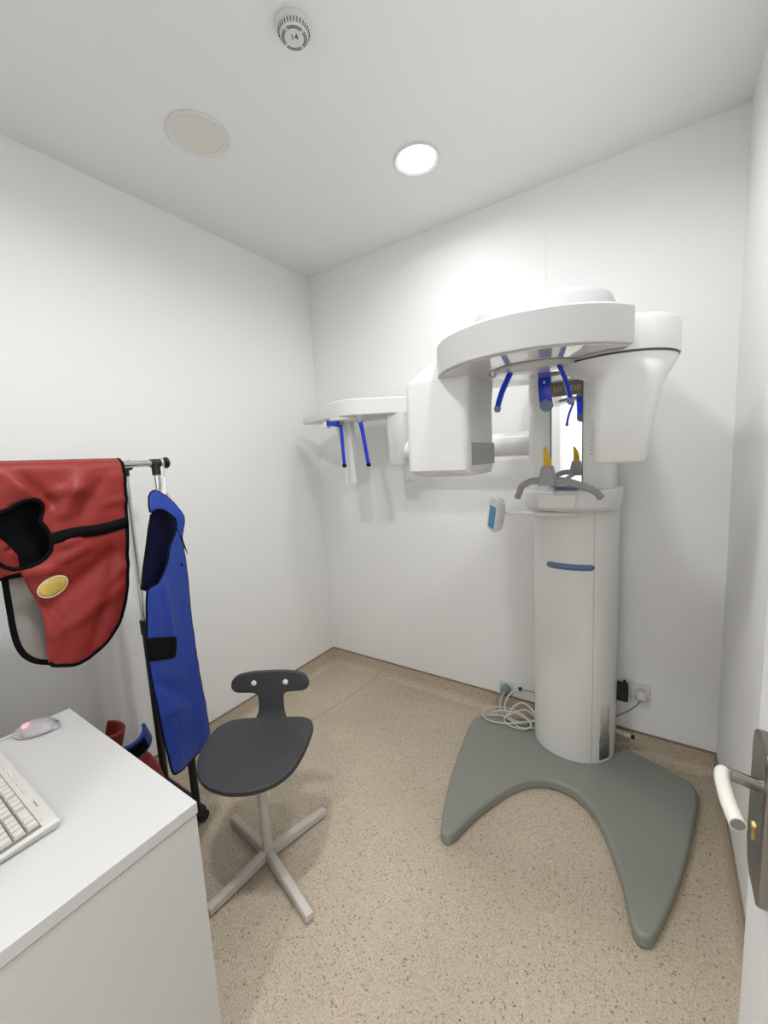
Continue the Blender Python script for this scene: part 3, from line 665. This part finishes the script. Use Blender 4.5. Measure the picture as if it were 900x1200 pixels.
obj('cross_bar', rod((X1 - .02, YE, .10), (X1 - .02, YB, .10), .0115, 12), 'black', rk)

# ------------------------------------------------------------------ red apron over the rail
ra_ = thing('protective_apron', (X1, -1.68, .87), 'red lead apron with black trim draped over the rack rail', 'apron', 'lead aprons')
def yz(px, py, X): p = on_plane(px, py, (X, 0, 0), (1, 0, 0)); return (p.y, p.z)
XF = X1 + .034
def ridge(y, z, a, b, wid):          # distance-based fold running from a to b
    A, B, P = Vector(a), Vector(b), Vector((y, z)); d = B - A; t = max(0, min(1, (P - A).dot(d) / d.length_squared))
    return math.exp(-((P - (A + d * t)).length / wid) ** 2) * (1 - .25 * abs(2 * t - 1))
FOLDS = [((0, 548), (44, 590), .018, .018), ((10, 545), (60, 590), .016, -.014), ((104, 535), (72, 600), .020, .012), ((128, 545), (95, 605), .016, -.008), ((62, 577), (92, 573), .012, .010), ((60, 640), (92, 632), .012, .007),
         ((55, 665), (100, 640), .014, .009), ((60, 708), (130, 650), .03, -.012), ((70, 740), (135, 690), .022, .008), ((105, 760), (138, 650), .02, -.006), ((20, 672), (70, 668), .012, .009), ((118, 560), (146, 556), .012, .005), ((122, 590), (146, 584), .010, .005), ((120, 690), (146, 660), .012, .005), ((30, 690), (80, 735), .016, -.007)]
FOLDS = [(yz(*a, XF), yz(*b, XF), w_, h) for a, b, w_, h in FOLDS]
TOPZ = RZ + .0195
def drape(z, side):
    k = max(0.0, min(1.0, (TOPZ - z) / .034))
    return X1 + side * (.034 * math.sqrt(1 - (1 - k) ** 2))
def red_x(y, z):
    f = max(0, min(1, (TOPZ - .02 - z) / .06))
    x = drape(z, 1)
    s = sum(h * ridge(y, z, a, b, w_) for a, b, w_, h in FOLDS)
    s += .005 * noise.noise(Vector((y * 9, z * 7, 1.3))) + .0025 * noise.noise(Vector((y * 26, z * 22, 4.1)))
    return x + f * (s * 1.5 + .006) + .012 * f * (1.52 - z)
pxo = [(143, 536), (145, 560), (147, 610), (148, 655), (146, 690), (140, 722), (128, 745), (108, 765), (90, 776), (72, 778), (56, 775), (53, 745), (49, 715), (38, 695), (22, 668), (8, 672), (-12, 668), (-60, 690), (-80, 600), (-80, 536)]
red_out = [yz(a, b, XF) for a, b in pxo]
red_out = red_out[:1] + [(p.x, p.y) for p in spline([(*q, 0) for q in red_out[1:15]], 3)] + red_out[15:]
red_out = [(y, min(z, TOPZ)) for y, z in red_out]
red_out[0] = (red_out[0][0], TOPZ); red_out[-1] = (red_out[-1][0], TOPZ)
def dense(loop, step=.014, closed=True):
    out = []
    for i in range(len(loop) if closed else len(loop) - 1):
        a, b = Vector(loop[i]), Vector(loop[(i + 1) % len(loop)]); n = max(1, int((b - a).length / step))
        out += [tuple(a + (b - a) * (k / n)) for k in range(n)]
    if not closed: out.append(tuple(loop[-1]))
    return out
hole_px = [(-22, 620), (-12, 604), (8, 597), (22, 589), (36, 585), (46, 590), (48, 601), (46, 611), (52, 618), (58, 630), (57, 646), (47, 657), (32, 664), (14, 667), (-4, 660), (-18, 645)]
hole = [(p.x, p.y) for p in spline([(*yz(a, b, XF), 0) for a, b in hole_px], 2, True)]
v2, f2 = sheet(dense(red_out), [hole], .013)
front = obj('front_panel', ([(red_x(y, z), y, z) for y, z in v2], f2), 'red', ra_, solid=.005, smooth=70)
def trimline(loop, closed, fx, r=.0062, flat=.6, off=.001):
    return tube([(fx(y, z) + off, y, z) for y, z in loop], r, 8, closed, flat=flat, up=(1, 0, 0))
right_edge = dense(red_out[:29], .012, False)
obj('edge_trim', trimline(right_edge, False, red_x), 'blackcloth', ra_)
obj('neck_trim', trimline(hole, True, red_x, .0062, .9), 'blackcloth', ra_)
le = dense(red_out[28:43], .012, False)
obj('edge_trim', trimline(le, False, red_x, .0028), 'red', ra_)
# strap
sa, sb = yz(57, 632, XF), yz(148, 612, XF)
V, F = [], []
for i in range(25):
    t_ = i / 24; y = sa[0] + (sb[0] - sa[0]) * t_; z = sa[1] + (sb[1] - sa[1]) * t_ + .004 * math.sin(t_ * 7)
    for dz in (-.018, .018): V.append((red_x(y, z) + .006, y, z + dz))
for i in range(24): F.append((2 * i, 2 * i + 1, 2 * i + 3, 2 * i + 2))
obj('strap', (V, F), 'blackcloth', ra_, solid=.004, label='black fastening strap')
# back panel, lining towards the room
XB = X1 - .030
bkpx = [(143, 536), (146, 690), (128, 745), (90, 777), (50, 776), (34, 771), (24, 760), (18, 742), (14, 715), (8, 674), (-30, 660), (-80, 640), (-80, 536)]
bk = [yz(a, b, X1 + .01) for a, b in bkpx]; bk = bk[:3] + [(p.x, p.y) for p in spline([(*q, 0) for q in bk[3:10]], 3)] + bk[10:]; bk = [(y, min(z, TOPZ - .001)) for y, z in bk]
bk[0] = (bk[0][0] + .004, TOPZ - .001); bk[-1] = (bk[-1][0], TOPZ - .001)
def back_x(y, z): return drape(z, -.85) + .004 * noise.noise(Vector((y * 8, z * 8, 7))) * min(1, (TOPZ - z) / .1) + .040 * max(0, (1.30 - z) / .45)
v2, f2 = sheet(dense(bk), [], .016)
obj('back_panel', ([(back_x(y, z), y, z) for y, z in v2], f2), 'lining', ra_, solid=.005, smooth=70, label='grey lined back half of the apron')
obj('edge_trim', trimline(dense(bk[3:23], .012, False), False, back_x, .0085, .6), 'blackcloth', ra_)
hl = [yz(a, b, X1) for a, b in [(-50, 580), (62, 574), (70, 668), (-50, 690)]]
v2, f2 = sheet(dense(hl), [], .02)
obj('neck_lining', ([(X1 - .002 + .006 * noise.noise(Vector((y * 12, z * 12, 2))), y, z) for y, z in v2], f2), 'blackcloth', ra_, solid=.003, smooth=70)
hl = [yz(a, b, X1 + .008) for a, b in [(-40, 625), (2, 632), (20, 650), (24, 672), (-40, 685)]]
v2, f2 = sheet(dense(hl), [], .02)
obj('inner_fold', ([(X1 + .006 + .012 * noise.noise(Vector((y * 14, z * 14, 9))), y, z) for y, z in v2], f2), 'red', ra_, solid=.003, smooth=70)
pc = yz(61, 687, XF)
po = [(pc[0] + .038 * math.cos(2 * PI * i / 28), pc[1] + .030 * math.sin(2 * PI * i / 28) + .006 * math.cos(2 * PI * i / 28)) for i in range(28)]
v2, f2 = sheet(po, [], .012)
pt = obj('patch', ([(red_x(y, z) + .0048, y, z) for y, z in v2], f2), 'patch', ra_, solid=.002, smooth=70, label='plain yellow oval patch')
obj('patch_border', trimline(po, True, red_x, .0026, .5, .0052), 'patchedge', pt)

# ------------------------------------------------------------------ blue apron on a hanger
ba = thing('protective_apron', (.47, -1.37, .30), 'blue lead apron with black trim hanging at the end of the rack', 'apron', 'lead aprons')
BD = Vector((-.577, .817, 0)).normalized(); BN = Vector((BD.y, -BD.x, 0))         # along the cloth, towards the room
P0 = Vector((.420, -1.348, 0)) + BN * .080
def sz(px, py, off=0.0):
    p = on_plane(px, py, P0 + BN * off, BN); return ((p - P0).dot(BD), p.z)
def bpos(s, z, off): return P0 + BD * s + Vector((0, 0, z)) + BN * off
def bl_off(s, z):
    c = .018 * math.cos(max(-1, min(1, (s + .02) / .12)) * 1.3)
    c += .006 * noise.noise(Vector((s * 10, z * 5, 3))) + .002 * noise.noise(Vector((s * 30, z * 24, 8)))
    c += .010 * ridge(s, z, sz(190, 690), sz(201, 760), .018) - .006 * ridge(s, z, sz(182, 800), sz(215, 815), .02) + .006 * ridge(s, z, sz(188, 838), sz(215, 828), .014)
    if z > 1.30: c -= .035 * (z - 1.30) / .10
    return c
fpx = [(183, 582), (179, 600), (184, 598), (191, 597), (199, 603), (203, 614), (201, 628), (196, 642), (194, 658), (189, 673), (181, 685), (171, 692), (171, 720), (172, 755), (177, 800), (185, 842), (195, 885), (199, 903), (204, 907), (216, 898), (229, 884), (238, 872), (239.5, 860), (238, 845), (230, 795), (222, 745), (217, 700), (213, 660), (209, 630), (211, 612), (209, 600), (203, 586), (195, 576), (189, 575)]
fo2 = [sz(a, b) for a, b in fpx]
fo_ = [(p.x, p.y) for p in spline([(a, b, 0) for a, b in fo2], 2, True)]
v2, f2 = sheet(dense(fo_, .016), [], .014)
obj('front_panel', ([bpos(s, z, bl_off(s, z)) for s, z in v2], f2), 'bluecloth', ba, solid=.006, smooth=70)
bpx = [(181, 590), (203, 588), (207, 620), (205, 700), (210, 740), (222, 810), (234, 868), (203, 903), (190, 850), (176, 770), (173, 692), (166, 690), (168, 665), (171, 645), (174, 620), (177, 603)]
bo2 = [sz(a, b, -.035) for a, b in bpx]
v2, f2 = sheet(dense(bo2, .018), [], .018)
obj('back_panel', ([bpos(s, z, -.035 + .008 * noise.noise(Vector((s * 9, z * 9, 5)))) for s, z in v2], f2), 'navy', ba, solid=.006, smooth=70)
def btrim(loop, closed, r=.005, off=.001): return tube([bpos(s, z, bl_off(s, z) + off) for s, z in loop], r, 8, closed, flat=.7, up=tuple(BN))
obj('edge_trim', btrim(dense(fo_, .014), True, .0036), 'blackcloth', ba)
obj('arm_trim', tube([bpos(s, z, -.033) for s, z in dense(bo2[10:16], .014, False)], .005, 8), 'blackcloth', ba)
vp = [sz(a, b) for a, b in [(171, 748), (200, 746), (201, 771), (174, 775)]]
v2, f2 = sheet(dense(vp, .012), [], .012)
obj('fastener_patch', ([bpos(s, z, bl_off(s, z) + .0055) for s, z in v2], f2), 'blackcloth', ba, solid=.004, label='black hook-and-loop patch')
obj('tie_strap', tube([bpos(*sz(203, 620), .012), bpos(*sz(209, 634), .014), bpos(*sz(216, 649), .012)], [.007, .007, .002], 8, flat=.35, up=tuple(BN)), 'blackcloth', ba)
obj('snap', xf(lathe([(.006, 0), (.006, .002), (.003, .003)], n=12), axis_mtx(bpos(*sz(208, 662), bl_off(*sz(208, 662)) + .003), BN)), 'navy', ba)
hg = thing('coat_hanger', (.452, -1.335, 1.30), 'white plastic coat hanger with a wire hook holding the blue apron', 'hanger')
hc = Vector((X1, YE + .0215, RZ))
obj('hook', tube(spline([hc + Vector((-.016, 0, -.004)), hc + Vector((-.012, 0, .013)), hc + Vector((0, 0, .019)), hc + Vector((.014, 0, .012)), hc + Vector((.020, -.001, -.006)), hc + Vector((.018, -.002, -.03)), Vector((.440, -1.342, 1.435))], 5), .0018, 7), 'chrome', hg)
obj('neck', tube([(.440, -1.342, 1.445), (.446, -1.349, 1.415), (.452, -1.356, 1.385)], [.009, .011, .013], 10), 'socket', hg)
for s in (-1, 1):
    obj('arm', tube(spline([Vector((.452, -1.356, 1.39)), Vector((.454, -1.358, 1.375)) + BD * (s * .02), Vector((.456, -1.360, 1.345)) + BD * (s * .045), Vector((.458, -1.362, 1.32)) + BD * (s * .058)], 5), .010, 9), 'socket', hg)

# ------------------------------------------------------------------ collars heaped at the foot of the rack
def heap(name, c, rx, ry, h, seed, m, label, z0):
    V, F = [], []; n, k = 26, 9
    secs = []
    for j in range(k):
        t_ = j / (k - 1); a = t_ * PI / 2
        ring = []
        for i in range(n):
            b = 2 * PI * i / n
            d = 1 + .22 * noise.noise(Vector((math.cos(b) * 1.6, math.sin(b) * 1.6, seed + t_ * 2)))
            rr = max(.02, math.cos(a)) ** .55
            ring.append((c[0] + rx * rr * d * math.cos(b), c[1] + ry * rr * d * math.sin(b), z0 + h * math.sin(a) ** .8 * (1 + .18 * noise.noise(Vector((math.cos(b), math.sin(b), seed + 5)))) * (1 if j else 0)))
        secs.append(ring)
    return loft(secs)
t = thing('folded_apron', (.29, -1.60, .11), 'red folded lead apron heaped at the foot of the rack', 'apron')
fa = obj('cloth', heap('cloth', (.275, -1.535), .10, .125, .245, 3.0, 'red', '', .112), 'red', t, smooth=60)
obj('edge_trim', tube(spline([(.37, -1.49, .17), (.34, -1.52, .27), (.30, -1.57, .345), (.27, -1.63, .345)], 5), .006, 8), 'blackcloth', t)
def band(name, c, r, w_, a0, a1, tilt, m, parent, th=.014, n=22):
    V, F = [], []
    mt = Matrix.Translation(c) @ Matrix.Rotation(tilt[0], 4, 'X') @ Matrix.Rotation(tilt[1], 4, 'Y') @ Matrix.Rotation(tilt[2], 4, 'Z')
    secs = []
    for i in range(n + 1):
        a = a0 + (a1 - a0) * i / n
        secs.append([mt @ Vector((q * math.cos(a), q * math.sin(a), z)) for q, z in ((r, -w_ / 2), (r + th, -w_ / 2), (r + th, w_ / 2), (r, w_ / 2))])
    return obj(name, loft(secs), m, parent, bevel=.004, smooth=50)
t = thing('thyroid_collar', (.29, -1.52, .40), 'curved blue thyroid collar with a black fastener lying on the red heap', 'collar')
band('collar_band', (.285, -1.510, .425), .048, .085, -1.9, 1.9, (.35, .25, -.5), 'bluecloth', t)
band('fastener', (.285, -1.510, .425), .0625, .06, -.2, .9, (.35, .25, -.5), 'blackcloth', t, th=.003)
t = thing('thyroid_collar', (.28, -1.60, .44), 'curved red thyroid collar standing behind the blue collar', 'collar')
band('collar_band', (.25, -1.585, .455), .045, .10, -1.2, 2.2, (-.2, .15, .6), 'red', t)
